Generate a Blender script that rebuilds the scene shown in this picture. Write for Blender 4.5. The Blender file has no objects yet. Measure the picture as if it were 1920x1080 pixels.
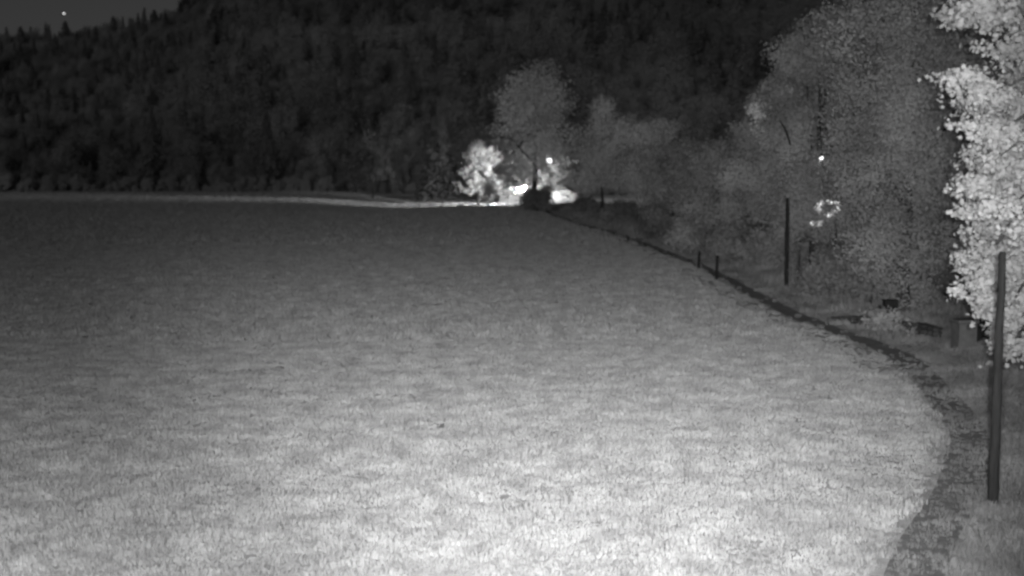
import bpy, math, random
import numpy as np
from mathutils import Vector, Matrix

# ------------------------------------------------------------------ camera, world, lights
S = bpy.context.scene
COL = S.collection
R = math.radians
F = 2200.0                      # focal length in photo pixels
PITCH = R(5.89)
CAMH = 5.0
cam = bpy.data.cameras.new('camera'); cam.lens = F / 1920 * 36; cam.sensor_width = 36
cam.dof.use_dof = True; cam.dof.focus_distance = 19.0; cam.dof.aperture_fstop = 0.85   # night camera, lens wide open
cam.clip_start = 0.1; cam.clip_end = 6000
camo = bpy.data.objects.new('camera', cam); COL.objects.link(camo)
camo.location = (0, 0, CAMH); camo.rotation_euler = (R(90) - PITCH, 0, 0)
S.camera = camo

world = bpy.data.worlds.new('World'); S.world = world; world.use_nodes = True
wn = world.node_tree; wn.nodes.clear()
sky = wn.nodes.new('ShaderNodeTexSky'); sky.sky_type = 'NISHITA'; sky.sun_disc = False
sky.sun_elevation = R(24); sky.sun_rotation = R(205)
bw = wn.nodes.new('ShaderNodeRGBToBW')          # the infrared camera sees no colour
bg = wn.nodes.new('ShaderNodeBackground'); bg.inputs['Strength'].default_value = 0.0072
wo = wn.nodes.new('ShaderNodeOutputWorld')
wn.links.new(sky.outputs[0], bw.inputs[0]); wn.links.new(bw.outputs[0], bg.inputs[0]); wn.links.new(bg.outputs[0], wo.inputs[0])

def light(name, kind, loc, energy, aim=None, size=0.05, cone=None, blend=0.5):
    l = bpy.data.lights.new(name, kind); l.energy = energy
    if kind == 'SUN': l.angle = R(12)
    else: l.shadow_soft_size = size
    if kind == 'SPOT': l.spot_size = R(cone); l.spot_blend = blend
    o = bpy.data.objects.new(name, l); COL.objects.link(o); o.location = loc
    if aim is not None:
        o.rotation_euler = (Vector(aim) - Vector(loc)).to_track_quat('-Z', 'Y').to_euler()
    return o
# added fill light, low behind the camera to the left, lifting the far trees
light('far_tree_fill', 'SUN', (-20, -40, 11.5), 0.40, aim=(0, 20, 1))
# the webcam's own infrared flood lamps, mounted beside it
light('infrared_flood', 'SPOT', (0.2, 0.0, 5.15), 41000, aim=(4.3, 60, 2.4), size=0.10, cone=53, blend=1.0)
light('infrared_near_flood', 'SPOT', (-0.2, 0.0, 5.12), 21500, aim=(-3.0, 12.5, 0.0), size=0.10, cone=92, blend=1.0)

S.view_settings.view_transform = 'Standard'; S.view_settings.look = 'None'
S.view_settings.gamma = 1; S.view_settings.exposure = 0; S.view_settings.use_curve_mapping = False
S.cycles.max_bounces = 5; S.cycles.diffuse_bounces = 2; S.cycles.transmission_bounces = 3
S.cycles.filter_width = 2.6
S.cycles.sample_clamp_indirect = 2.0

# ------------------------------------------------------------------ helpers
CT, ST = math.cos(PITCH), math.sin(PITCH)
def at(px, py, D):
    """photo pixel + depth along Y -> world point"""
    u = (px - 960) / F; v = (540 - py) / F
    dy = CT + v * ST
    return Vector((u * D / dy, D, CAMH + (-ST + v * CT) * D / dy))

def sstep(a, b, x):
    t = np.clip((x - a) / (b - a), 0, 1); return t * t * (3 - 2 * t)
_nr = np.random.default_rng(7)
_W = [(_nr.normal(size=2), _nr.uniform(0, 6.28)) for _ in range(40)]
def undul(x, y, scale, k0=0, n=8):
    s = 0
    for (w, p) in _W[k0:k0 + n]:
        s = s + np.sin((w[0] * x + w[1] * y) / scale + p)
    return s / math.sqrt(n)

PATH = [(4.0, 12.0), (5.0, 14.3), (5.95, 16.0), (6.95, 17.8), (8.1, 20.1), (8.85, 22.6), (9.65, 26.4), (10.6, 31.7), (10.2, 35.0),
        (9.75, 39.7), (9.55, 47.4), (9.55, 62.0), (8.0, 86.0), (4.6, 118.0), (3.4, 140.0)]
_py = np.array([p[1] for p in PATH]); _px = np.array([p[0] for p in PATH])
_ty = np.linspace(-10, 170, 361)
_raw = np.interp(_ty, _py, _px)
_k = np.ones(9) / 9; _sm = np.convolve(np.pad(_raw, 4, mode='edge'), _k, 'valid')
def path_x(y): return np.interp(y, _ty, _sm)
def brow_y(x): return np.interp(x, [-70, -50, -30, -16, -5, 15, 40], [88, 98, 112, 132, 144, 148, 150])

def gz(x, y):
    x = np.asarray(x, float); y = np.asarray(y, float)
    z = 0.045 * undul(x, y, 7.0) + 0.010 * undul(x, y, 1.6, 8) + 0.006 * undul(x, y, 0.5, 16)
    b = brow_y(x)
    z = z + 0.10 * sstep(b - 45, b - 3, y) - 0.88 * sstep(b - 2, b + 16, y) * (.12 + .88 * sstep(-34, -16, x))
    dp = np.abs(x - path_x(y)); inr = (y > 8) & (y < 145)
    z = z - np.where(inr, 0.04 * np.exp(-(dp / 0.38) ** 2), 0)
    z = z + np.where(inr, 0.16 * sstep(0.8, 3.0, x - path_x(y)), 0.0)
    return z

_T_a = [-1.4, -0.62, -0.436, -0.36, -0.30, -0.27, -0.18, 0.1, 1.4]
_T_t = [0.05, 0.085, 0.113, 0.122, 0.133, 0.150, 0.20, 0.235, 0.235]
def hz(x, y):
    x = np.asarray(x, float); y = np.asarray(y, float)
    a = x / np.maximum(y, 60)
    top = np.interp(a, _T_a, _T_t) * 520 - 9.0
    t = np.clip((y - 243) / (520 - 243), 0, 1)
    z = -.95 + (t ** 0.95) * (top + 4) + 1.8 * undul(x, y, 26, 20) * np.clip(t * 6, 0, 1) 
    z = z - 0.35 * np.maximum(y - 525, 0)
    return z

def mesh_np(name, v, loops, starts, smooth=False):
    me = bpy.data.meshes.new(name)
    v = np.ascontiguousarray(v, dtype=np.float32); loops = np.ascontiguousarray(loops, dtype=np.int32)
    starts = np.ascontiguousarray(starts, dtype=np.int32)
    me.vertices.add(len(v)); me.vertices.foreach_set('co', v.ravel())
    me.loops.add(len(loops)); me.loops.foreach_set('vertex_index', loops)
    me.polygons.add(len(starts)); me.polygons.foreach_set('loop_start', starts)
    me.update(calc_edges=True); me.validate()
    if smooth: me.shade_smooth()
    return me

class MB:
    """collects simple solids into one mesh"""
    def __init__(s): s.v = []; s.f = []
    def add(s, vs, fs):
        o = len(s.v); s.v += [tuple(p) for p in vs]; s.f += [tuple(i + o for i in f) for f in fs]
    def box(s, c, d, rz=0, bev=0.0, tilt=0):
        x, y, z = d[0] / 2, d[1] / 2, d[2] / 2
        b = bev
        m = Matrix.Translation(c) @ Matrix.Rotation(rz, 4, 'Z') @ Matrix.Rotation(tilt, 4, 'Y')
        pts = []
        for sz, ins in ((-z, b), (-z + b, 0), (z - b, 0), (z, b)):
            for sx, sy in ((-1, -1), (1, -1), (1, 1), (-1, 1)):
                pts.append(m @ Vector((sx * (x - ins), sy * (y - ins), sz)))
        fs = [(3, 2, 1, 0), (12, 13, 14, 15)]
        for k in range(3):
            for i in range(4):
                j = (i + 1) % 4; fs.append((k * 4 + i, k * 4 + j, k * 4 + 4 + j, k * 4 + 4 + i))
        s.add(pts, fs)
    def tube(s, pts, rad, n=8, jit=0, rng=None, cap=True):
        pts = [Vector(p) for p in pts]; rings = []
        for i, p in enumerate(pts):
            d = (pts[min(i + 1, len(pts) - 1)] - pts[max(i - 1, 0)]).normalized()
            a = d.cross(Vector((0, 1, 0)) if abs(d.y) < .8 else Vector((1, 0, 0))).normalized(); b = d.cross(a)
            r = rad[i] if hasattr(rad, '__len__') else rad
            ring = []
            for k in range(n):
                rr = r * (1 + (rng.uniform(-jit, jit) if rng else 0)); t = 2 * math.pi * k / n
                ring.append(p + a * math.cos(t) * rr + b * math.sin(t) * rr)
            rings.append(ring)
        vs = [q for r_ in rings for q in r_]; fs = []
        for i in range(len(pts) - 1):
            for k in range(n):
                j = (k + 1) % n; fs.append((i * n + k, i * n + j, (i + 1) * n + j, (i + 1) * n + k))
        if cap: fs += [tuple(range(n))[::-1], tuple((len(pts) - 1) * n + k for k in range(n))]
        s.add(vs, fs)
    def rock(s, c, r, rng, n=7, m=10):
        vs = []; 
        for i in range(n + 1):
            th = math.pi * i / n
            for k in range(m):
                ph = 2 * math.pi * k / m; q = 1 + rng.uniform(-.16, .16)
                vs.append((c[0] + r[0] * q * math.sin(th) * math.cos(ph), c[1] + r[1] * q * math.sin(th) * math.sin(ph), c[2] + r[2] * q * math.cos(th)))
        fs = []
        for i in range(n):
            for k in range(m):
                j = (k + 1) % m; fs.append((i * m + k, (i + 1) * m + k, (i + 1) * m + j, i * m + j))
        s.add(vs, fs)
    def mesh(s, name, smooth=False):
        me = bpy.data.meshes.new(name); me.from_pydata(s.v, [], s.f); me.update()
        if smooth: me.shade_smooth()
        return me
    def build(s, name, mat, parent=None, smooth=False, label=None):
        return link(name, s.mesh(name, smooth), mat, parent, label)

def link(name, me, mat, parent=None, label=None):
    if mat and not me.materials: me.materials.append(mat)
    o = bpy.data.objects.new(name, me); COL.objects.link(o)
    if parent: o.parent = parent
    if label: o['label'] = label
    return o
def thing(name, loc, label, cat, group=None):
    o = bpy.data.objects.new(name, None); COL.objects.link(o); o.location = loc; o.empty_display_size = .3
    o['label'] = label; o['category'] = cat
    if group: o['group'] = group
    return o

# ------------------------------------------------------------------ materials (all neutral: an infrared picture)
def mat(name, lo, hi, scale=3.0, detail=4, trans=0.0, island=0.0, rough=0.9, bump=0.0, bscale=20, stretch=None, big=None):
    m = bpy.data.materials.new(name); m.use_nodes = True; nt = m.node_tree; N = nt.nodes; L = nt.links; N.clear()
    geo = N.new('ShaderNodeNewGeometry'); src = geo.outputs['Position']
    if stretch:
        mp = N.new('ShaderNodeMapping'); mp.inputs['Scale'].default_value = stretch; L.new(src, mp.inputs[0]); src = mp.outputs[0]
    no = N.new('ShaderNodeTexNoise'); no.inputs['Scale'].default_value = scale; no.inputs['Detail'].default_value = detail
    L.new(src, no.inputs['Vector'])
    mr = N.new('ShaderNodeMapRange'); mr.inputs['From Min'].default_value = 0.3; mr.inputs['From Max'].default_value = 0.7
    mr.inputs['To Min'].default_value = lo; mr.inputs['To Max'].default_value = hi
    L.new(no.outputs[0], mr.inputs['Value']); val = mr.outputs[0]
    if big:
        n2 = N.new('ShaderNodeTexNoise'); n2.inputs['Scale'].default_value = big[0]; n2.inputs['Detail'].default_value = 3
        L.new(geo.outputs['Position'], n2.inputs['Vector'])
        m2 = N.new('ShaderNodeMapRange'); m2.inputs['From Min'].default_value = 0.35; m2.inputs['From Max'].default_value = 0.65
        m2.inputs['To Min'].default_value = big[1]; m2.inputs['To Max'].default_value = big[2]
        L.new(n2.outputs[0], m2.inputs['Value'])
        mu = N.new('ShaderNodeMath'); mu.operation = 'MULTIPLY'; L.new(val, mu.inputs[0]); L.new(m2.outputs[0], mu.inputs[1]); val = mu.outputs[0]
    if island:
        m3 = N.new('ShaderNodeMapRange'); m3.inputs['To Min'].default_value = 1 - island; m3.inputs['To Max'].default_value = 1 + island
        L.new(geo.outputs['Random Per Island'], m3.inputs['Value'])
        mu = N.new('ShaderNodeMath'); mu.operation = 'MULTIPLY'; L.new(val, mu.inputs[0]); L.new(m3.outputs[0], mu.inputs[1]); val = mu.outputs[0]
    p = N.new('ShaderNodeBsdfPrincipled'); p.inputs['Roughness'].default_value = rough
    p.inputs['Specular IOR Level'].default_value = 0.15
    L.new(val, p.inputs['Base Color'])
    if bump:
        bn = N.new('ShaderNodeTexNoise'); bn.inputs['Scale'].default_value = bscale; L.new(src, bn.inputs['Vector'])
        bp = N.new('ShaderNodeBump'); bp.inputs['Strength'].default_value = bump; bp.inputs['Distance'].default_value = 0.05
        L.new(bn.outputs[0], bp.inputs['Height']); L.new(bp.outputs[0], p.inputs['Normal'])
    out = N.new('ShaderNodeOutputMaterial')
    if trans:
        tr = N.new('ShaderNodeBsdfTranslucent'); L.new(val, tr.inputs[0])
        mx = N.new('ShaderNodeMixShader'); mx.inputs[0].default_value = trans
        L.new(p.outputs[0], mx.inputs[1]); L.new(tr.outputs[0], mx.inputs[2]); L.new(mx.outputs[0], out.inputs[0])
    else: L.new(p.outputs[0], out.inputs[0])
    return m
def emit(name, strength):
    m = bpy.data.materials.new(name); m.use_nodes = True; nt = m.node_tree; nt.nodes.clear()
    e = nt.nodes.new('ShaderNodeEmission'); e.inputs[1].default_value = strength
    o = nt.nodes.new('ShaderNodeOutputMaterial'); nt.links.new(e.outputs[0], o.inputs[0]); return m

M = dict(
    soil=mat('soil', .29, .37, 1.3, 6, bump=.6, bscale=6, big=(.25, .8, 1.15)),
    path=mat('trodden_earth', .13, .19, 2.5, 6, bump=.5, bscale=9),
    grass=mat('meadow_grass', .33, .43, .9, 4, trans=.42, island=.03, big=(1.8, .87, 1.15)),
    verge=mat('verge_grass', .19, .28, .9, 5, trans=.3, island=.15, big=(.5, .7, 1.2)),
    maple=mat('maple_leaf', .54, .66, .7, 4, trans=.4, island=.12, big=(.8, .8, 1.25)),
    leaf=mat('broad_leaf', .26, .36, .45, 4, trans=.42, island=.12, big=(.6, .75, 1.25)),
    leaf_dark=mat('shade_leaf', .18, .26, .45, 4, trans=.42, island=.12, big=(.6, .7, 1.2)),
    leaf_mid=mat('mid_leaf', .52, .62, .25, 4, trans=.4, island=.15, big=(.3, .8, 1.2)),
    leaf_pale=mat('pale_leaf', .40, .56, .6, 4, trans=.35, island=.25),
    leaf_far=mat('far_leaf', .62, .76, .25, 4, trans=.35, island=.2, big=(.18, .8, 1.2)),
    needle=mat('needle', .26, .33, .05, 4, trans=.45, island=.08, big=(.02, .8, 1.25)),
    scrub=mat('scrub_leaf', .34, .44, .1, 4, trans=.4, island=.1, big=(.08, .8, 1.2)),
    forest_floor=mat('forest_floor', .22, .28, .1, 5, bump=.8, bscale=.5),
    bark=mat('bark', .05, .10, 4, 5, bump=.8, bscale=14, stretch=(1, 1, .25)),
    dark_bark=mat('dark_bark', .02, .04, 4, 5, bump=.8, bscale=14, stretch=(1, 1, .25)),
    pole=mat('weathered_pole', .018, .032, 5, 5, bump=.7, bscale=22, stretch=(3, 3, .35)),
    pole_thin=mat('dark_pole', .012, .022, 5, 5, bump=.6, bscale=22, stretch=(3, 3, .35)),
    metal=mat('grey_metal', .03, .045, 8, 3, rough=.5),
    stone=mat('pale_stone', .45, .6, 6, 5, bump=.6, bscale=18),
    bank=mat('shaded_bank_rubble', .035, .06, 2.5, 6, bump=.9, bscale=7),  # dark tone stands in for shade along the bank
    pillar=mat('grey_pillar', .085, .12, 5, 5, bump=.4, bscale=12),
    board=mat('pale_board', .09, .14, 5, 4, bump=.3, bscale=12, stretch=(.3, 1, 4)),
    black=mat('black_board', .012, .02, 5, 4),
)

# ------------------------------------------------------------------ ground, path, hill
def nonuni(a, dense_to, step, b, n):
    near = np.arange(0, dense_to, step); far = dense_to * (b / dense_to) ** (np.arange(n + 1) / n)
    return np.concatenate([near, far])
xs = nonuni(0, 16, .16, 420, 60); xs = np.concatenate([-xs[::-1][:-1], xs])
ys = np.concatenate([-np.geomspace(40, 1, 10), np.arange(0, 12, 1.0), np.arange(12, 60, .16), np.arange(60, 240, .9), np.linspace(240, 300, 10)])
def grid(name, xs, ys, fn, m, smooth=True):
    X, Y = np.meshgrid(xs, ys); Z = fn(X, Y)
    v = np.stack([X.ravel(), Y.ravel(), Z.ravel()], 1); nx = len(xs); ny = len(ys)
    i = (np.arange(ny - 1)[:, None] * nx + np.arange(nx - 1)[None, :]).ravel()
    q = np.stack([i, i + 1, i + nx + 1, i + nx], 1)
    me = mesh_np(name, v, q.ravel(), np.arange(len(q)) * 4, smooth)
    o = link(name, me, m); o['kind'] = 'structure'; return o
grid('ground', xs, ys, gz, M['soil'])

py_ = np.concatenate([np.arange(12, 60, .3), np.arange(60, 138, 1.0)]); nC = 7
rows = []
for k in range(nC):
    w = (k / (nC - 1) - .5) * 2
    hw = 0.44 + .12 * np.exp(-((py_ - 20) / 7) ** 2) + 0.06 * undul(py_, py_ * 0 + k // 3 * 3, 1.2, 3)
    x_ = path_x(py_) + w * hw
    rows.append(np.stack([x_, py_, gz(x_, py_) + (0.012 if abs(w) < .99 else -0.03)], 1))
V = np.stack(rows, 1).reshape(-1, 3); i = (np.arange(len(py_) - 1)[:, None] * nC + np.arange(nC - 1)[None, :]).ravel()
q = np.stack([i, i + 1, i + nC + 1, i + nC], 1)
po = link('footpath', mesh_np('footpath', V, q.ravel(), np.arange(len(q)) * 4, True), M['path']); po['kind'] = 'structure'

hill_xs = np.linspace(-700, 900, 110); hill_ys = np.concatenate([np.linspace(240, 560, 60), np.linspace(580, 900, 8)])
grid('forested_hill', hill_xs, hill_ys, hz, M['forest_floor'])

# ------------------------------------------------------------------ foliage builders
LEAF = np.array([(0, -.5, 0), (.27, -.05, .07), (0, .5, -.02), (-.27, -.05, .07)])
PALM = np.array([(0, -.55, 0), (.10, -.30, .02), (.42, -.36, -.05), (.27, -.08, .03), (.55, .12, -.06), (.20, .15, .04), (0, .58, -.08),
                 (-.20, .15, .04), (-.55, .12, -.06), (-.27, -.08, .03), (-.42, -.36, -.05), (-.10, -.30, .02)])
VOIDS = []       # (centre, radius): places kept free of leaves
def leaves(name, blobs, n, size, rng, shape=LEAF, shell=.5, clump=7, spread=.35, facing=.55, minz=None, lump=.18, gap=None):
    B = np.array(blobs, float)
    w = (B[:, 3] * B[:, 5]) ** 1.0; w /= w.sum()
    nc = max(1, n // clump)
    bi = rng.choice(len(B), nc, p=w)
    d = rng.normal(size=(nc, 3)); d /= np.linalg.norm(d, axis=1)[:, None]
    r = 1 - shell * rng.random(nc) ** 1.6
    r *= 1 + lump * np.sin(d[:, 0] * 5 + bi) * np.sin(d[:, 2] * 6 + bi * 2) + rng.normal(0, .05, nc)
    c = B[bi, :3] + d * r[:, None] * B[bi, 3:6]
    c = np.repeat(c, clump, 0); dd = np.repeat(d, clump, 0)
    off = rng.normal(size=c.shape) * spread * np.array([1, 1, .55]) * (size * 4)
    c = c + off
    keep = np.ones(len(c), bool)
    kr = np.repeat(rng.random(nc * 3), clump)[:len(c)]
    for vc, vr, kp in VOIDS: keep &= (np.linalg.norm((c - np.array(vc)) * np.array([1, 1, 1.35]), axis=1) > vr) | (kr < kp)
    if minz is not None: keep &= c[:, 2] > minz
    if gap:
        q = gap[1]
        nz = np.sin(c[:, 0] * 1.7 * q + 1) * np.sin(c[:, 2] * 2.1 * q + c[:, 0] * q) + .5 * np.sin(c[:, 0] * 4 * q + c[:, 2] * 3.1 * q)
        keep &= ~((c[:, 2] < gap[0]) & (nz > (gap[2] if len(gap) > 2 else -.15) + .9 * np.clip(c[:, 2] / gap[0], 0, 1) ** 3))
    c = c[keep]; dd = dd[keep]; m = len(c)
    nrm = dd * (facing + .25) + rng.normal(size=(m, 3)) * .6 + np.array([0, 0, .25]); nrm /= np.linalg.norm(nrm, axis=1)[:, None]
    t = rng.normal(size=(m, 3)); t -= (t * nrm).sum(1)[:, None] * nrm; t /= np.linalg.norm(t, axis=1)[:, None]
    b = np.cross(nrm, t)
    s = size * rng.uniform(.65, 1.3, m)
    P = (shape[None, :, 0, None] * t[:, None] + shape[None, :, 1, None] * b[:, None] + shape[None, :, 2, None] * nrm[:, None]) * s[:, None, None] + c[:, None]
    k = len(shape)
    return mesh_np(name, P.reshape(-1, 3), np.arange(m * k), np.arange(m) * k)

def crown_blobs(c, rx, ry, rz, n, rng, sub=(.3, .5), taper=0.0):
    out = []
    for i in range(n):
        d = rng.normal(size=3); d /= np.linalg.norm(d); r = rng.random() ** .45 * .78
        zz = d[2] * r
        f = 1 - taper * max(0, zz)
        s = rng.uniform(*sub)
        out.append((c[0] + d[0] * r * rx * f, c[1] + d[1] * r * ry * f, c[2] + zz * rz, rx * s * (1.1 - .3 * abs(zz)), ry * s, min(rz * s, rx * s * 1.25)))
    return out

def limb_mesh(base, tips, r0, rng, trunk_top, n=9):
    mb = MB(); base = Vector(base); top = Vector(trunk_top)
    pts = [base + (top - base) * t + Vector((rng.uniform(-.1, .1), rng.uniform(-.1, .1), 0)) * (t > 0) * (t < 1) for t in np.linspace(0, 1, 7)]
    pts[0] = base - Vector((0, 0, .25))
    mb.tube(pts, [r0 * 1.25] + [r0 * (1 - .72 * t) for t in np.linspace(.1, 1, 6)], n, .08, rng)
    for tip in tips:
        tip = Vector(tip); t = rng.uniform(.35, .9)
        p0 = base + (top - base) * t; mid = (p0 + tip) / 2 + Vector((rng.uniform(-.3, .3), rng.uniform(-.3, .3), rng.uniform(.1, .5)))
        mb.tube([p0, mid, tip], [r0 * .4, r0 * .24, r0 * .08], 5, .05, rng)
    return mb

def tree(name, base_px, D, top_py, half_w, label, n, leaf, m, crown_bottom=.15, blobs=16, seed=0, group=None, cat='tree', trunk_r=.16,
         bark='dark_bark', taper=.25, depth=None, sub=(.3, .5), extra=(), shell=.5, lump=.18, lean=0.0, gap=None):
    rng = np.random.default_rng(seed)
    p = at(base_px, 400, D); x0 = p.x; z0 = float(gz(x0, D)); ztop = at(base_px, top_py, D).z
    t = thing(name, (x0, D, z0), label, cat, group)
    H = ztop - z0; hw = half_w / F * D
    zc0 = H * crown_bottom; cz = (zc0 + H) / 2; rz = (H - zc0) / 2
    bl = crown_blobs((lean, 0, cz), hw, depth or hw, rz, blobs, rng, sub, taper)
    bl += [(lean, 0, H - hw * .45, hw * .45, hw * .45, hw * .45)]
    for (ex, ey, er) in extra:      # extra lobes given in photo pixels
        q = at(ex, ey, D); rr = er / F * D; bl.append((q.x - x0, -.3, q.z - z0, rr, rr, rr))
    VO = [((v[0][0] - x0, v[0][1] - D, v[0][2] - z0), v[1], v[2]) for v in VOIDS0]
    VOIDS[:] = VO
    cm = leaves('crown', bl, n, leaf, rng, shell=shell, minz=.05, lump=lump, gap=gap); VOIDS[:] = []
    link('crown', cm, M[m], t)
    ix = rng.choice(len(bl), min(9, len(bl)), replace=False)
    tips = [(bl[i][0], bl[i][1], bl[i][2]) for i in ix if bl[i][2] > H * .25]
    limb_mesh((0, 0, 0), tips, trunk_r, rng, (lean, 0, H * .8)).build('trunk', M[bark], t, True)
    return t

LAMP2 = at(1540, 296, 48.2)
LAMP3 = at(1552, 388, 50.0)
LAMP4 = at(1531, 418, 49.8)
VOIDS0 = [(at(1030, 301, d), .45, 0) for d in (122, 124, 126, 128, 129, 130, 131, 132, 133, 134, 135, 136, 137, 138, 139, 141)] + [(LAMP2, .30, 0), (at(1540, 296, 47.5), .26, 0)] + [(at(1552, 388, d), .70, .5) for d in (46.5, 47.3, 48.1, 48.9, 49.7, 50.2)] + [(at(1531, 418, d), .30, .5) for d in (46.8, 47.4, 48, 48.6, 49.2, 49.8)]

# ------------------------------------------------------------------ the row of broad-leaved trees on the right
tree('broadleaf_tree', 1700, 39, -60, 150, 'biggest broad-leaved tree, filling the space left of the bright maple', 80000, .105, 'leaf', .03, 26, 11, trunk_r=.22, taper=.1,
     extra=[(1580, 60, 70), (1610, 150, 60), (1640, 20, 80), (1760, 330, 60), (1740, 120, 70), (1600, 330, 60), (1620, 470, 60), (1700, 520, 60), (1690, 430, 55), (1800, 200, 60), (1825, 340, 55), (1815, 470, 50), (1790, 80, 60), (1868, 115, 55), (1712, 470, 50), (1700, 540, 45)])
tree('broadleaf_tree', 1530, 51, 25, 100, 'tall grey-leaved tree holding the bright glinting lamps in its crown', 70000, .115, 'leaf', .10, 24, 12, trunk_r=.2, taper=.2,
     extra=[(1480, 110, 45), (1460, 180, 40), (1455, 250, 40), (1550, 60, 45), (1500, 330, 50), (1560, 420, 50), (1480, 420, 45)])
tree('broadleaf_tree', 1424, 58, 168, 48, 'narrow tree with a pale pointed top, left of the lamp-lit tree', 40000, .12, 'leaf', .05, 16, 13, taper=.5,
     extra=[(1432, 195, 20), (1405, 260, 36), (1380, 330, 40), (1450, 380, 40)])
tree('broadleaf_tree', 1345, 66, 262, 60, 'rounded low tree right of the dark dip in the skyline', 26000, .16, 'leaf', .02, 16, 14,
     extra=[(1330, 300, 36), (1390, 290, 40), (1300, 380, 40)])
tree('broadleaf_tree', 1262, 84, 268, 62, 'rounded bushy tree left of the dark dip in the skyline', 24000, .18, 'leaf', .02, 16, 15,
     extra=[(1300, 300, 34), (1220, 300, 34)])
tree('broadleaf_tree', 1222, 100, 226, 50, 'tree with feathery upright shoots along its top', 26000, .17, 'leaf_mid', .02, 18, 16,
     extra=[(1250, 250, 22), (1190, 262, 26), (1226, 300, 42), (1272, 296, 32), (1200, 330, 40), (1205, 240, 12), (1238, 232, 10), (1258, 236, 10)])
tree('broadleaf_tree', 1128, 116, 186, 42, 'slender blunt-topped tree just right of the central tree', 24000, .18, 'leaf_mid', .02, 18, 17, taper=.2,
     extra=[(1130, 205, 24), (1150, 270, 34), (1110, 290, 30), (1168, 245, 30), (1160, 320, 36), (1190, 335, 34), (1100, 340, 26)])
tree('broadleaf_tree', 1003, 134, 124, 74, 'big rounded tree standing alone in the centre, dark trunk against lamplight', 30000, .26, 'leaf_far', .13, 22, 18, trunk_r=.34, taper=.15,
     extra=[(1010, 160, 46), (1040, 190, 40), (975, 190, 40), (950, 250, 34), (1060, 260, 36), (945, 300, 20), (1070, 320, 30), (928, 325, 26), (955, 340, 26), (1045, 340, 28), (1085, 345, 26), (985, 320, 24)], shell=.42, gap=(8.0, .9, .66))

# loose sprays of leaves hanging in front of the buried lamps, a bare dark branch, and a pale leader
def spray(parent, px, py, D, r, n, leaf, m, name, seed):
    rng = np.random.default_rng(seed); p = at(px, py, D) - parent.location; rr = r / F * D
    o = link(name, leaves('spray', [(p.x, p.y, p.z, rr, .5, rr * .8)], n, leaf, rng, shell=1, clump=5, spread=.3), M[m], parent); o['kind'] = 'stuff'
TR = [o for o in bpy.data.objects if o.name.startswith('broadleaf_tree')]
lamp_tree = next(o for o in TR if 'holding' in o['label']); narrow_tree = next(o for o in TR if 'narrow' in o['label'])
spray(lamp_tree, 1554, 388, 48.9, 78, 1800, .11, 'leaf', 'leaf_spray', 71)
spray(lamp_tree, 1538, 376, 48.7, 26, 210, .115, 'leaf', 'leaf_spray', 81); spray(lamp_tree, 1572, 396, 48.7, 26, 210, .115, 'leaf', 'leaf_spray', 82)
spray(lamp_tree, 1538, 402, 48.7, 22, 170, .115, 'leaf', 'leaf_spray', 83); spray(lamp_tree, 1570, 372, 48.7, 18, 150, .115, 'leaf', 'leaf_spray', 84)
spray(lamp_tree, 1532, 418, 49.0, 45, 520, .10, 'leaf', 'leaf_spray', 72)
spray(lamp_tree, 1541, 301, 47.8, 13, 45, .10, 'leaf', 'leaf_spray', 73)
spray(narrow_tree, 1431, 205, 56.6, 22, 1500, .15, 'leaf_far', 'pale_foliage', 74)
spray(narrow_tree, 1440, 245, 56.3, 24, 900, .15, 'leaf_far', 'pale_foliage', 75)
mb = MB(); mb.tube([at(x, y, 48.4) - lamp_tree.location for x, y in ((1462, 226), (1471, 240), (1476, 252), (1482, 272))], [.02, .04, .05, .03], 7)
mb.build('bare_branch', M['pole_thin'], lamp_tree, True)

# shrubs along the foot of the row
SH = [
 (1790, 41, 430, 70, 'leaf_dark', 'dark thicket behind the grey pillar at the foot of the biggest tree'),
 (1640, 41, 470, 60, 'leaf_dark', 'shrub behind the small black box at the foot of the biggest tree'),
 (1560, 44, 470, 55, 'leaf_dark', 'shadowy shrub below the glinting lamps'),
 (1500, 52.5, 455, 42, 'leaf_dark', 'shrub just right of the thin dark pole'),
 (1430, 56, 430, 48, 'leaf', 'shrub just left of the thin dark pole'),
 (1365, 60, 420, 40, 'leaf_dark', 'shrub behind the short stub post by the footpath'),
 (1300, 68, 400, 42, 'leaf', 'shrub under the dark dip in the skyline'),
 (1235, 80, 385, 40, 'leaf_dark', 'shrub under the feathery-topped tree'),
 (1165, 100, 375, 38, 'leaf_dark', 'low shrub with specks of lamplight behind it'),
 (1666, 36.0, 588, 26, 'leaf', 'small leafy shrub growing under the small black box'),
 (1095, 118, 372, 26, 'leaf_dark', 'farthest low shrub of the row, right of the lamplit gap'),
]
for k, (px, D, tp, hw, m, lab) in enumerate(SH):
    tree('shrub', px, D, tp, hw, lab, 9000 if tp < 560 else 1300, .13 + D * .0006, m, .0, 9, 40 + k, 'shrubs along the foot of the tree row', 'shrub', .05, taper=.1, depth=1.2, sub=(.35, .55))

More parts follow.
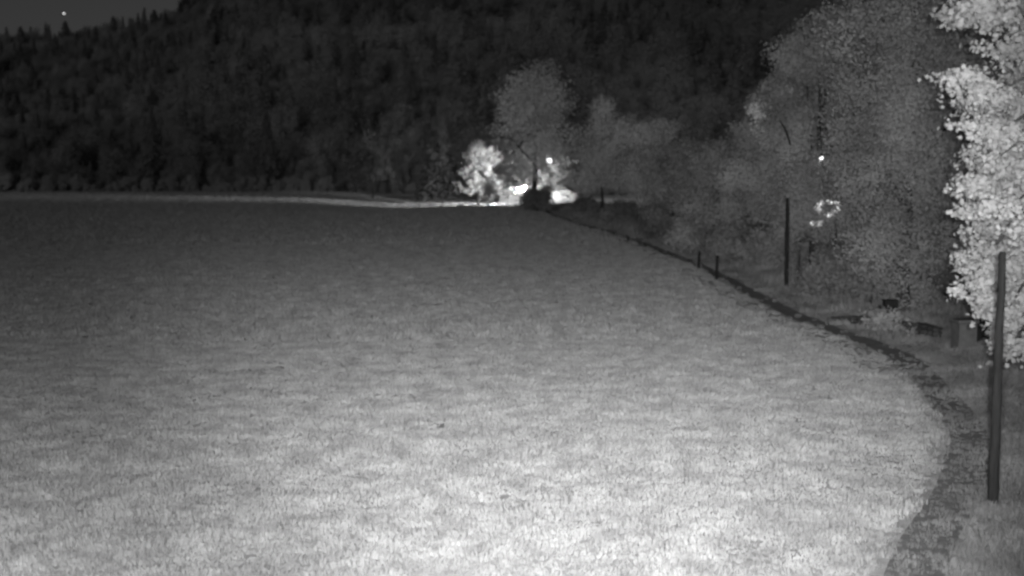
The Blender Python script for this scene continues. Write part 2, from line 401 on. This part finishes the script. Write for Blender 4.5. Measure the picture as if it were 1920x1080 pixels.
# ------------------------------------------------------------------ near maple on the right, trunk out of frame
def maple():
    rng = np.random.default_rng(5)
    D = 22.0; x0, z0 = 11.9, float(gz(11.9, D))
    t = thing('maple_tree', (x0, D, z0), 'brightly lit maple with lobed leaves hanging in at the right edge behind the thick pole', 'tree')
    spec = [(1850, 20, 75, 0), (1800, 30, 40, .8), (1905, 80, 60, -.8), (1800, 150, 45, .3), (1850, 175, 50, -.5), (1905, 180, 50, .6), (1822, 235, 40, .4),
            (1890, 250, 46, -1.2), (1848, 262, 26, .2), (1920, 310, 55, -.9), (1868, 300, 26, -.8), (1830, 350, 40, -.2), (1880, 390, 52, -1.2), (1818, 395, 26, .6), (1850, 425, 34, 0),
            (1925, 430, 48, -.7), (1835, 500, 34, .5), (1852, 528, 30, -.2), (1848, 470, 26, 0), (1890, 500, 50, -.2), (1806, 545, 22, .4), (1850, 560, 30, .2), (1905, 585, 44, -.6), (1842, 588, 16, .8), (1868, 618, 18, .3),
            (1905, 640, 38, -.2), (1925, 560, 50, .5), (1873, 650, 14, 0), (1912, 605, 34, -.9), (1905, 660, 26, -.9), (1980, 100, 110, 0), (1990, 300, 110, 0), (1990, 500, 100, 0), (2080, 150, 140, 0), (2090, 420, 130, 0), (1950, -60, 120, 0), (2080, -90, 140, 0), (2180, 200, 120, .5)]
    bl = []
    for px, py, r, dy in spec:
        p = at(px, py, D + dy); rr = (r + 5) / F * D
        bl.append((p.x - x0, p.y - D, p.z - z0, rr, rr * .9, rr * .44))
    for k in range(14):
        a = rng.uniform(0, 6.28); bl.append((math.cos(a) * 2.4 + .6, abs(math.sin(a)) * 2.8, rng.uniform(3, 9), 1.5, 1.5, .9))
    me = leaves('crown', bl, 100000, .09, rng, PALM, .6, 12, .31, .9, minz=.3, lump=.2, gap=(40, 1.5, .92))
    link('crown', me, M['maple'], t)
    tips = [(b[0], b[1], b[2]) for b in bl[:34:2]]
    limb_mesh((0, 0, 0), tips, .2, rng, (.3, .2, 8.5)).build('trunk', M['bark'], t, True)
maple()

# ------------------------------------------------------------------ far left: conifer, bush, lamplit trees behind the brow
def conifer_mesh(name, H, w, rng, n=900, s=.5, tiers=14):
    h = rng.random(n) ** .8; z = H * (.06 + .94 * h)
    tier = (h * tiers) % 1
    rad = w * (1 - h) ** .85 * (1.08 - .45 * tier) * rng.uniform(.55, 1.05, n) + .05
    a = rng.uniform(0, 6.283, n); c = np.stack([np.cos(a) * rad, np.sin(a) * rad, z - rad * .22], 1)
    out = np.stack([np.cos(a), np.sin(a), -.35 + rng.normal(0, .2, n)], 1); out /= np.linalg.norm(out, axis=1)[:, None]
    side = np.stack([-np.sin(a), np.cos(a), rng.normal(0, .3, n)], 1)
    sc = s * rng.uniform(.7, 1.4, n) * (1.1 - .6 * h)
    P = np.stack([c - out * sc[:, None] * .7, c + side * sc[:, None] * .38, c + out * sc[:, None] * .9, c - side * sc[:, None] * .38], 1)
    return mesh_np(name, P.reshape(-1, 3), np.arange(n * 4), np.arange(n) * 4)
def conifer(px, top_py, D, w_px, label, m='needle', group=None, n=1500, s=.55, seed=0, fn=hz):
    rng = np.random.default_rng(seed); p = at(px, top_py, D); z0 = float(fn(p.x, D)); H = p.z - z0
    t = thing('conifer_tree', (p.x, D, z0), label, 'tree', group)
    link('crown', conifer_mesh('crown', H, w_px / F * D, rng, n, s), M[m], t)
    mb = MB(); mb.tube([(0, 0, -.4), (0, 0, H * .5), (0, 0, H * .97)], [.25, .16, .03], 7, .05, rng); mb.build('trunk', M['dark_bark'], t, True)
conifer(822, 196, 196, 44, 'dim grey spruce with a thin tip at the wood edge, left of the lamplit tree', 'leaf_dark', None, 6000, .6, 3, lambda x, y: gz(x, y))
tree('broadleaf_tree', 700, 198, 246, 48, 'faint rounded tree at the wood edge, leftmost above the lamplit grass', 8000, .4, 'leaf_dark', .02, 12, 31)
for k, (px, py, w, lab) in enumerate([(38, 50, 20, 'conifer at the far left end of the skyline'),
        (122, 40, 22, 'skyline conifer right below the star'), (212, 31, 16, 'narrow skyline conifer poking up alone, midway along the visible sky edge'),
        (289, 19, 22, 'skyline conifer just before the sky ends'), (345, -6, 26, 'skyline conifer where the wood meets the top edge of the picture')]):
    conifer(px, py, 498, w, lab, 'needle', 'conifers breaking the skyline', 900, 1.6, 60 + k)

tree('broadleaf_tree', 897, 168, 268, 36, 'small ragged tree lit white by the lamp, left of the central tree', 4600, .34, 'leaf_pale', .10, 14, 32, bark='bark', taper=.7,
     extra=[(905, 290, 12), (880, 325, 14), (868, 345, 10), (915, 330, 16), (895, 310, 14), (925, 296, 15), (890, 348, 14), (930, 345, 14), (908, 355, 14), (880, 350, 12)], shell=.7, sub=(.18, .36), lump=.3, gap=(8, .8, .5))
tree('shrub', 917, 160, 330, 15, 'small leafy bush with bare stems glowing on the lamplit grass', 3000, .2, 'leaf_pale', .1, 6, 33, cat='shrub', bark='bark', trunk_r=.06)
tree('shrub', 1054, 172, 356, 26, 'lamplit bush low to the right of the central trunk', 1800, .24, 'leaf_pale', .0, 8, 34, cat='shrub', bark='bark', trunk_r=.06)
tree('broadleaf_tree', 1008, 176, 262, 66, 'pale tree behind the central tree, seen only as bright flecks through its crown', 11000, .32, 'leaf', .10, 18, 35, bark='bark', taper=.2)
tree('shrub', 1006, 131, 352, 22, 'dense dark bush wrapped round the foot of the central trunk', 8000, .2, 'leaf_dark', .0, 8, 36, cat='shrub', taper=0, trunk_r=.06,
     extra=[(992, 366, 9), (1022, 366, 9), (992, 384, 10), (1022, 384, 10)])

# ------------------------------------------------------------------ the wood on the hill: one mass of instanced trees
def gn_scatter(name, pts, scale, protos, kind_label, mt, tilt=0.08):
    me = bpy.data.meshes.new(name); me.vertices.add(len(pts)); me.vertices.foreach_set('co', np.ascontiguousarray(pts, dtype=np.float32).ravel())
    a = me.attributes.new('tuft_scale', 'FLOAT', 'POINT'); a.data.foreach_set('value', np.ascontiguousarray(scale, dtype=np.float32))
    me.update(); me.materials.append(mt)
    o = bpy.data.objects.new(name, me); COL.objects.link(o); o['kind'] = 'stuff'; o['label'] = kind_label[0]; o['category'] = kind_label[1]
    pc = bpy.data.collections.new(name + '_sources')
    for i, pm in enumerate(protos):
        pm.materials.clear(); pm.materials.append(mt); pc.objects.link(bpy.data.objects.new(name + '_source', pm))
    g = bpy.data.node_groups.new(name, 'GeometryNodeTree')
    g.interface.new_socket('Geometry', in_out='INPUT', socket_type='NodeSocketGeometry'); g.interface.new_socket('Geometry', in_out='OUTPUT', socket_type='NodeSocketGeometry')
    N = g.nodes; L = g.links; gi = N.new('NodeGroupInput'); go = N.new('NodeGroupOutput')
    ci = N.new('GeometryNodeCollectionInfo'); ci.inputs['Collection'].default_value = pc; ci.inputs['Separate Children'].default_value = True; ci.inputs['Reset Children'].default_value = True
    ip = N.new('GeometryNodeInstanceOnPoints'); ip.inputs['Pick Instance'].default_value = True
    na = N.new('GeometryNodeInputNamedAttribute'); na.data_type = 'FLOAT'; na.inputs['Name'].default_value = 'tuft_scale'
    rr = N.new('FunctionNodeRandomValue'); rr.data_type = 'FLOAT_VECTOR'; rr.inputs[0].default_value = (-tilt, -tilt, 0); rr.inputs[1].default_value = (tilt, tilt, 6.283)
    ri = N.new('FunctionNodeRandomValue'); ri.data_type = 'INT'; ri.inputs[4].default_value = 0; ri.inputs[5].default_value = len(protos) - 1
    ri.inputs['Seed'].default_value = 3
    L.new(gi.outputs[0], ip.inputs['Points']); L.new(ci.outputs[0], ip.inputs['Instance']); L.new(ri.outputs[2], ip.inputs['Instance Index'])
    L.new(rr.outputs[0], ip.inputs['Rotation']); L.new(na.outputs[0], ip.inputs['Scale']); L.new(ip.outputs[0], go.inputs[0])
    md = o.modifiers.new('scatter', 'NODES'); md.node_group = g
    return o

rng = np.random.default_rng(21)
protos = [conifer_mesh('source_conifer', 15 + k, 3.0 + .3 * k, np.random.default_rng(100 + k), 1300, .85, 11) for k in range(2)]
for k in range(6):
    r2 = np.random.default_rng(200 + k)
    protos.append(leaves('source_broadleaf', crown_blobs((0, 0, 7.5), 3.6, 3.6, 6.2, 10, r2), 3600, .36, r2, minz=.3))
n = 8500
Y = 237 + (560 - 237) * rng.random(n); X = (rng.random(n) * 2 - 1) * (Y * .62) + rng.normal(0, 2, n)
Y[:1500] = rng.uniform(236, 250, 1500); X[:1500] = (rng.random(1500) * 2 - 1) * 160
P = np.stack([X, Y, np.where(Y > 246, np.maximum(hz(X, Y), gz(X, Y)), gz(X, Y)) - .3], 1)
sc = rng.uniform(.62, 1.15, n) * np.where(X / Y < -.26, .75, 1.0)
sc[:1500] *= .5
gn_scatter('hillside_wood', P, sc, protos, ('dark wood of mixed trees covering the whole hillside', 'wood'), M['needle'])

r3 = np.random.default_rng(31); ns = 2600
Xs = -175 + 215 * r3.random(ns); Ys = r3.uniform(231, 246, ns) - 4 * sstep(-60, -160, Xs)
gn_scatter('wood_edge_scrub', np.stack([Xs, Ys, gz(Xs, Ys) - .3], 1), r3.uniform(.05, .16, ns) + .22 * r3.random(ns) ** 4, [pm.copy() for pm in protos[2:6]], ('low scrub along the foot of the dark wood', 'scrub'), M['scrub'])

# ------------------------------------------------------------------ grass
def tuft(name, rad, nb, h, w, rng):
    vs = []; fs = []
    for i in range(nb):
        a = rng.uniform(0, 6.283); r = rad * math.sqrt(rng.random()); bx, by = r * math.cos(a), r * math.sin(a)
        ang = rng.uniform(0, 6.283); lean = rng.uniform(.15, .8); hh = h * rng.uniform(.5, 1.15); ww = w * rng.uniform(.6, 1.2)
        dx, dy = math.cos(ang), math.sin(ang); sx, sy = -dy * ww, dx * ww; o = len(vs)
        m = (bx + dx * lean * hh * .35, by + dy * lean * hh * .35, hh * .62); t = (bx + dx * lean * hh, by + dy * lean * hh, hh * .95)
        vs += [(bx - sx, by - sy, -.02), (bx + sx, by + sy, -.02), (m[0] + sx * .8, m[1] + sy * .8, m[2]), (m[0] - sx * .8, m[1] - sy * .8, m[2]), t]
        fs += [(o, o + 1, o + 2, o + 3), (o + 3, o + 2, o + 4)]
    me = bpy.data.meshes.new(name); me.from_pydata(vs, [], fs); me.update(); return me
def hash01(x, y): return np.modf(np.abs(np.sin(x * 127.1 + y * 311.7) * 43758.5))[0]
def scatter_pts(y0, y1, dens, side, rng, xl=.56, xr=.56):
    st = 1 / math.sqrt(dens); gx, gy = np.meshgrid(np.arange(-xl * y1, xr * y1, st), np.arange(y0, y1, st)); X = gx.ravel() + rng.uniform(-.5, .5, gx.size) * st; Y = gy.ravel() + rng.uniform(-.5, .5, gx.size) * st
    m_ = (X > -xl * Y) & (X < xr * Y); X = X[m_]; Y = Y[m_]; n = len(X)
    dp = X - path_x(Y)
    edge = .36 + .10 * np.exp(-((Y - 20) / 7) ** 2) + .10 * rng.random(n) + .05 * undul(X, Y, .8, 5)
    onp = (Y < 138) & (np.abs(dp) < edge)
    stray = rng.random(n) < .08 + .74 * sstep(33, 25, Y)
    keep = ~onp | stray
    vp = np.clip(1.0 + (dp + .2 * undul(X, Y, .9, 4) + .25) / .5, 0, 1) ** 1.5 * (Y <= 145)
    isv = (hash01(X, Y) < vp) | onp
    keep &= ~isv if side == 'field' else isv
    X, Y = X[keep], Y[keep]
    return np.stack([X, Y, gz(X, Y)], 1)
rng = np.random.default_rng(77)
tf = [tuft('source_tuft', .17, 52, .068, .009, rng) for _ in range(6)]
tl = [tuft('source_tall_tuft', .17, 34, .14, .008, rng) for _ in range(5)]
def field(side):
    out = []; sc = []
    for (a, b, dens, s) in ((10, 34, 42, 1.0), (34, 75, 13, 1.7), (75, 150, 3.5, 3.0), (150, 264, 2.4, 2.6)):
        if side == 'verge' and a >= 150: continue
        p = scatter_pts(a, b, dens * (1 if side == 'field' else 1.1), side, rng, .56, .72 if side == 'verge' else .56)
        s = s * np.where((np.abs(p[:, 0] - path_x(p[:, 1])) < np.where(p[:, 1] > 28, 1.6, .5)) & (p[:, 1] < 145), .5, 1.0)
        mott = 1 + .3 * undul(p[:, 0], p[:, 1], .55 * (s ** .5), 10)
        out.append(p); sc.append(s * rng.uniform(.65, 1.15, len(p)) * np.clip(mott, .7, 1.5))
    return np.concatenate(out), np.concatenate(sc)
p, s_ = field('field'); gn_scatter('meadow_grass', p, s_, tf, ('short tufted grass covering the open meadow', 'grass'), M['grass'], .25)
p, s_ = field('verge')
for (bx, by, nb) in ((6.99, 16.85, 26), (11.13, 47.4, 14)):      # longer grass left standing round the pole feet
    a_ = rng.uniform(0, 6.283, nb); r_ = rng.uniform(.06, .30, nb); q = np.stack([bx + r_ * np.cos(a_), by + r_ * np.sin(a_), 0 * a_], 1); q[:, 2] = gz(q[:, 0], q[:, 1])
    p = np.concatenate([p, q]); s_ = np.concatenate([s_, rng.uniform(.7, 1.15, nb)])
gn_scatter('verge_grass', p, s_, tl, ('rougher darker grass between the footpath and the trees', 'grass'), M['verge'], .3)

# ------------------------------------------------------------------ poles
def pole(px, py, D, top_px, top_py, r0, r1, name, label, m, knots=0, seed=1):
    rng = np.random.default_rng(seed)
    b = at(px, py, D); z0 = float(gz(b.x, D)); tp = at(top_px, top_py, D)
    t = thing(name, (b.x, D, z0), label, 'pole'); H = tp.z - z0; dx = tp.x - b.x
    mb = MB(); n = 14; pts = [(dx * k / n + rng.uniform(-.006, .006), rng.uniform(-.006, .006), -.3 if k == 0 else H * k / n) for k in range(n + 1)]
    mb.tube(pts, [r0 + (r1 - r0) * k / n for k in range(n + 1)], 14, .05, rng); mb.build('shaft', M[m], t, True)
    mb = MB(); mb.tube([(dx, 0, H - .004), (dx, 0, H + .03)], [r1 * 1.06, r1 * .7], 12, .03, rng); mb.build('cap', M[m], t)
    for k in range(knots):
        z = H * (k + .8) / (knots + .6); mb = MB(); f = r0 + (r1 - r0) * z / H
        mb.tube([(dx * z / H, 0, z - .03), (dx * z / H, 0, z + .03)], f * 1.25, 10); mb.build('band', M['black'], t)
        mb = MB(); mb.tube([(dx * z / H, -f, z), (dx * z / H, -f - .07, z + .01)], [.022, .03], 8); mb.build('insulator', M['black'], t)
    return t
pole(1860, 968, 16.8, 1880, 476, .08, .05, 'wooden_pole', 'thick weathered wooden pole in front of the bright maple', 'pole', 0, 3)
pole(1474, 545, 47.4, 1477, 373, .085, .072, 'thin_pole', 'thin dark pole standing against the tree row, left of the glinting lamps', 'pole_thin', 4, 4)
# stub posts beside the footpath
for px, py, h, lab in ((1343, 528, 1.1, 'short dark stub post beside the footpath, left of the thin dark pole'),
                       (1310, 506, .85, 'lowest stub post, farther along the footpath')):
    D = 11000 / (py - 313); b = at(px, py, D); z0 = float(gz(b.x, D))
    t = thing('stub_post', (b.x, D, z0), lab, 'post', 'stub posts beside the footpath')
    mb = MB(); mb.tube([(0, 0, -.2), (.01, 0, h * .5), (.03, 0, h)], [.075, .07, .06], 9, .08, rng); mb.build('shaft', M['pole_thin'], t, True)

# ------------------------------------------------------------------ shaded bank strips, pillar, box, stones on the right
rng = np.random.default_rng(9)
def shaded_bank(name, pts, h, label, seed):  # dark rubble strip standing in for the shade and bank under the trees
    rng = np.random.default_rng(seed)
    p0 = Vector((pts[0][0], pts[0][1], float(gz(*pts[0])))); t = thing(name, p0, label, 'bank')
    mb = MB(); cp = MB(); tot = sum(math.dist(a, b) for a, b in zip(pts[:-1], pts[1:])); run = 0
    for (x0, y0), (x1, y1) in zip(pts[:-1], pts[1:]):
        L_ = math.hypot(x1 - x0, y1 - y0); n = max(2, int(L_ / .24))
        for k in range(n):
            f = (k + .5) / n; hh = h * min(1, .35 + 2.2 * (run + L_ * f) / tot)
            for lev in range(3):
                x = x0 + (x1 - x0) * f + rng.normal(0, .04); y = y0 + (y1 - y0) * f + rng.normal(0, .04); z = float(gz(x, y)) - p0.z
                q = mb if lev < 2 else cp
                q.rock((x - p0.x, y - p0.y, z + hh * (lev + .4) / 3), (.19 * rng.uniform(.8, 1.2), .2, hh / 3 * rng.uniform(.55, .8)), rng, 5, 7)
        run += L_
    mb.build('bank_body', M['bank'], t); cp.build('coping', M['bank'], t)
shaded_bank('shaded_bank', [(10.7, 38.5), (12.2, 34.4), (12.35, 33.6)], .34, 'low dark rubble strip standing for the shaded bank under the biggest tree, ending at the grey pillar', 4)
shaded_bank('shaded_bank', [(13.0, 31.6), (13.9, 29.6), (15.6, 27.4)], .34, 'low dark rubble strip standing for the shaded bank beyond the thick pole, under the bright maple', 5)
b = at(1806, 662, 31.6); z0 = float(gz(b.x, 31.6))
t = thing('gate_pillar', (b.x, 31.6, z0), 'squat grey pillar between the two low dark bank strips', 'pillar')
mb = MB(); mb.box((0, 0, .32), (.50, .46, .84), .1, .02); mb.build('shaft', M['pillar'], t)
mb = MB(); mb.box((0, 0, .79), (.58, .54, .09), .1, .02); mb.build('coping', M['pillar'], t)
b = at(1840, 655, 32.2); z0 = float(gz(b.x, 32.2))
t = thing('dark_opening', (b.x, 32.2, z0), 'small dark opening right of the grey pillar, filled with added black planks', 'opening')  # added black planks stand in for the dark opening beside the pillar
for k in range(4):
    mb = MB(); mb.box((-.19 + k * .125, 0, .40), (.115, .03, .72), 0, .006); mb.build('plank', M['black'], t)
mb = MB(); mb.box((0, .04, .62), (.5, .04, .08), 0, .006); mb.build('rail', M['black'], t)
mb = MB(); mb.box((0, .04, .22), (.5, .04, .08), 0, .006); mb.build('rail', M['black'], t)
b = at(1668, 610, 36.6); z0 = float(gz(b.x, 36.6)); bc = at(1668, 575, 36.6)
t = thing('dark_box', (b.x, 36.6, z0), 'small black box on a short post at the foot of the biggest tree', 'box')  # plain dark box on a post, its use left open
zb = bc.z - z0
mb = MB(); mb.tube([(0, .05, -.2), (0, .05, zb - .17)], .045, 8); mb.build('post', M['black'], t)
mb = MB(); mb.box((0, 0, zb), (.40, .26, .36), 0, .012); mb.build('body', M['black'], t)
mb = MB(); mb.box((0, -.01, zb + .20), (.46, .34, .035), 0, .008, ); mb.build('lid', M['black'], t)
for px, py, r, lab in ((1857, 700, .13, 'pale flat stone in the verge grass touching the left of the thick pole'), (1837, 703, .07, 'smaller pale stone in the verge grass, left of the flat one')):
    D = 28.2; b = at(px, py, D); z0 = float(gz(b.x, D)); mb = MB(); mb.rock((0, 0, .0), (r, r * .8, r * .75), rng)
    o = mb.build('stone', M['stone'], None, True); o.location = (b.x, D, z0 + .16 if r > .1 else z0 + .12); o.rotation_euler = (.2, .25, .4)
    o['label'] = lab; o['category'] = 'stone'; o['group'] = 'pale stones in the verge'

# ------------------------------------------------------------------ lamplit place behind the brow
def lamp(px, py, D, label, glow, energy, r, arm=0.0, aim=None, cone=None, blend=.6, off=(0, 0, -.15), seed=0, base_dx=0.0, wide=1.0, dy=.12):
    p = at(px, py, D); z0 = float(gz(p.x, D)); t = thing('street_lamp', (p.x, D, z0), label, 'street lamp'); H = p.z - z0
    mb = MB(); mb.tube([(base_dx, dy, -.2), (base_dx, dy, H * .5), (base_dx, dy, H + .1)], [.06, .05, .035], 9); mb.build('column', M['metal'], t, True)
    mb = MB(); mb.tube([(base_dx, dy, H + .1), (0, .04, H + .14)], .025, 7); mb.build('arm', M['metal'], t)
    mb = MB(); mb.tube([(0, 0, H + r * .7), (0, 0, H + r * 1.5)], [r * 1.15, r * .3], 14); mb.build('hood', M['metal'], t, True)
    mb = MB(); mb.tube([(0, 0, H + r * math.cos(a)) for a in np.linspace(math.pi - .1, .75, 9)], [r * math.sin(a) for a in np.linspace(math.pi - .1, .75, 9)], 14)
    gl = mb.build('globe', emit('lamp_glow_%d' % seed, glow), t, True); gl.scale = (wide, 1, 1)
    if energy:
        l = light('lamp_light', 'SPOT' if cone else 'POINT', (0, 0, 0), energy, size=.12, cone=cone, blend=blend)
        l.parent = t; l.location = (off[0], off[1], H + off[2] - r)
        if aim is not None:
            src = Vector((p.x, D, z0)) + l.location; l.rotation_euler = (Vector(aim) - src).to_track_quat('-Z', 'Y').to_euler()
    return t
lamp(1030, 301, 158, 'lit street lamp shining through the right of the central crown', 3.5, 38000, .36, seed=1, aim=(-1, 180, 4), cone=150, off=(0, .9, -.3))
lamp(1540, 296, 48.2, 'lit lamp globe, the single bright dot high in the tree crown', 2.5, 10, .08, seed=2, base_dx=1.1, dy=1.6)
lamp(1552, 388, 50.0, 'wide glowing lamp buried in leaves, seen as the larger patch of bright flecks', 1.5, 0, .42, seed=3, base_dx=.5, wide=1.3, dy=1.2)
lamp(1531, 418, 49.8, 'small glowing lamp buried in leaves, seen as the lowest patch of bright flecks', 1.5, 0, .15, seed=4, base_dx=-.4, wide=1.8, dy=1.2)

# lit slatted panel with white post, left of the central trunk
D = 166
c = at(958, 386, D); z0 = float(gz(c.x, D))
t = thing('slatted_fence', (c.x, D, z0), 'white slatted fence glowing in the lamplight left of the central trunk', 'fence')
for k in range(6):
    mb = MB(); mb.box((-.1 + .2 * math.sin(k * 3), 0, .35 + k * .42), (3.0 + .6 * math.sin(k * 2), .06, .20), 0, .01); mb.build('slat', M['board'], t)
for x in (-1.5, 0, 1.35):
    mb = MB(); mb.box((x, .1, 1.25), (.16, .12, 2.7), 0, .01); mb.build('post', M['board'], t)
c = at(976, 384, 160); z0 = float(gz(c.x, 160))
t = thing('marker_post', (c.x, 160, z0), 'white post at the right end of the glowing slatted fence', 'post')
mb = MB(); mb.box((0, 0, .8), (.42, .3, 1.9), 0, .03); mb.build('shaft', M['board'], t)
mb = MB(); mb.box((0, 0, 1.79), (.5, .38, .1), 0, .02); mb.build('cap', M['board'], t)
# low flood lamp throwing light along the grass behind the brow
c = at(992, 372, 174); z0 = float(gz(c.x, 174))
t = thing('flood_lamp', (c.x, 174, z0), 'low flood lamp hidden behind the central trunk, lighting the far strip of grass', 'lamp')
mb = MB(); mb.tube([(0, 0, -.2), (0, 0, 2.4)], .06, 8); mb.build('stand', M['metal'], t)
mb = MB(); mb.box((0, 0, 2.5), (.2, .5, .35), 0, .02); mb.build('housing', M['metal'], t)
l = light('flood_light', 'SPOT', (0, 0, 0), 260000, size=.15, cone=58, blend=1); l.parent = t; l.location = (-.3, 0, 2.9)
l.rotation_euler = Vector((-1, .12, -.46)).to_track_quat('-Z', 'Y').to_euler()
l = light('flood_light', 'SPOT', (0, 0, 0), 14000, size=.15, cone=110, blend=.8); l.parent = t; l.location = (.3, 0, 2.5)
l.rotation_euler = Vector((1, -.35, -.25)).to_track_quat('-Z', 'Y').to_euler()

# ------------------------------------------------------------------ star
p = at(120, 25, 2500); mb = MB()
mb.tube([(0, 0, 1.3 * math.cos(a)) for a in np.linspace(math.pi, 0, 7)], [1.3 * math.sin(a) + .01 for a in np.linspace(math.pi, 0, 7)], 10)
o = mb.build('star', emit('starlight', 3), None, True); o.location = p; o['label'] = 'single bright star in the strip of sky at upper left'; o['category'] = 'star'
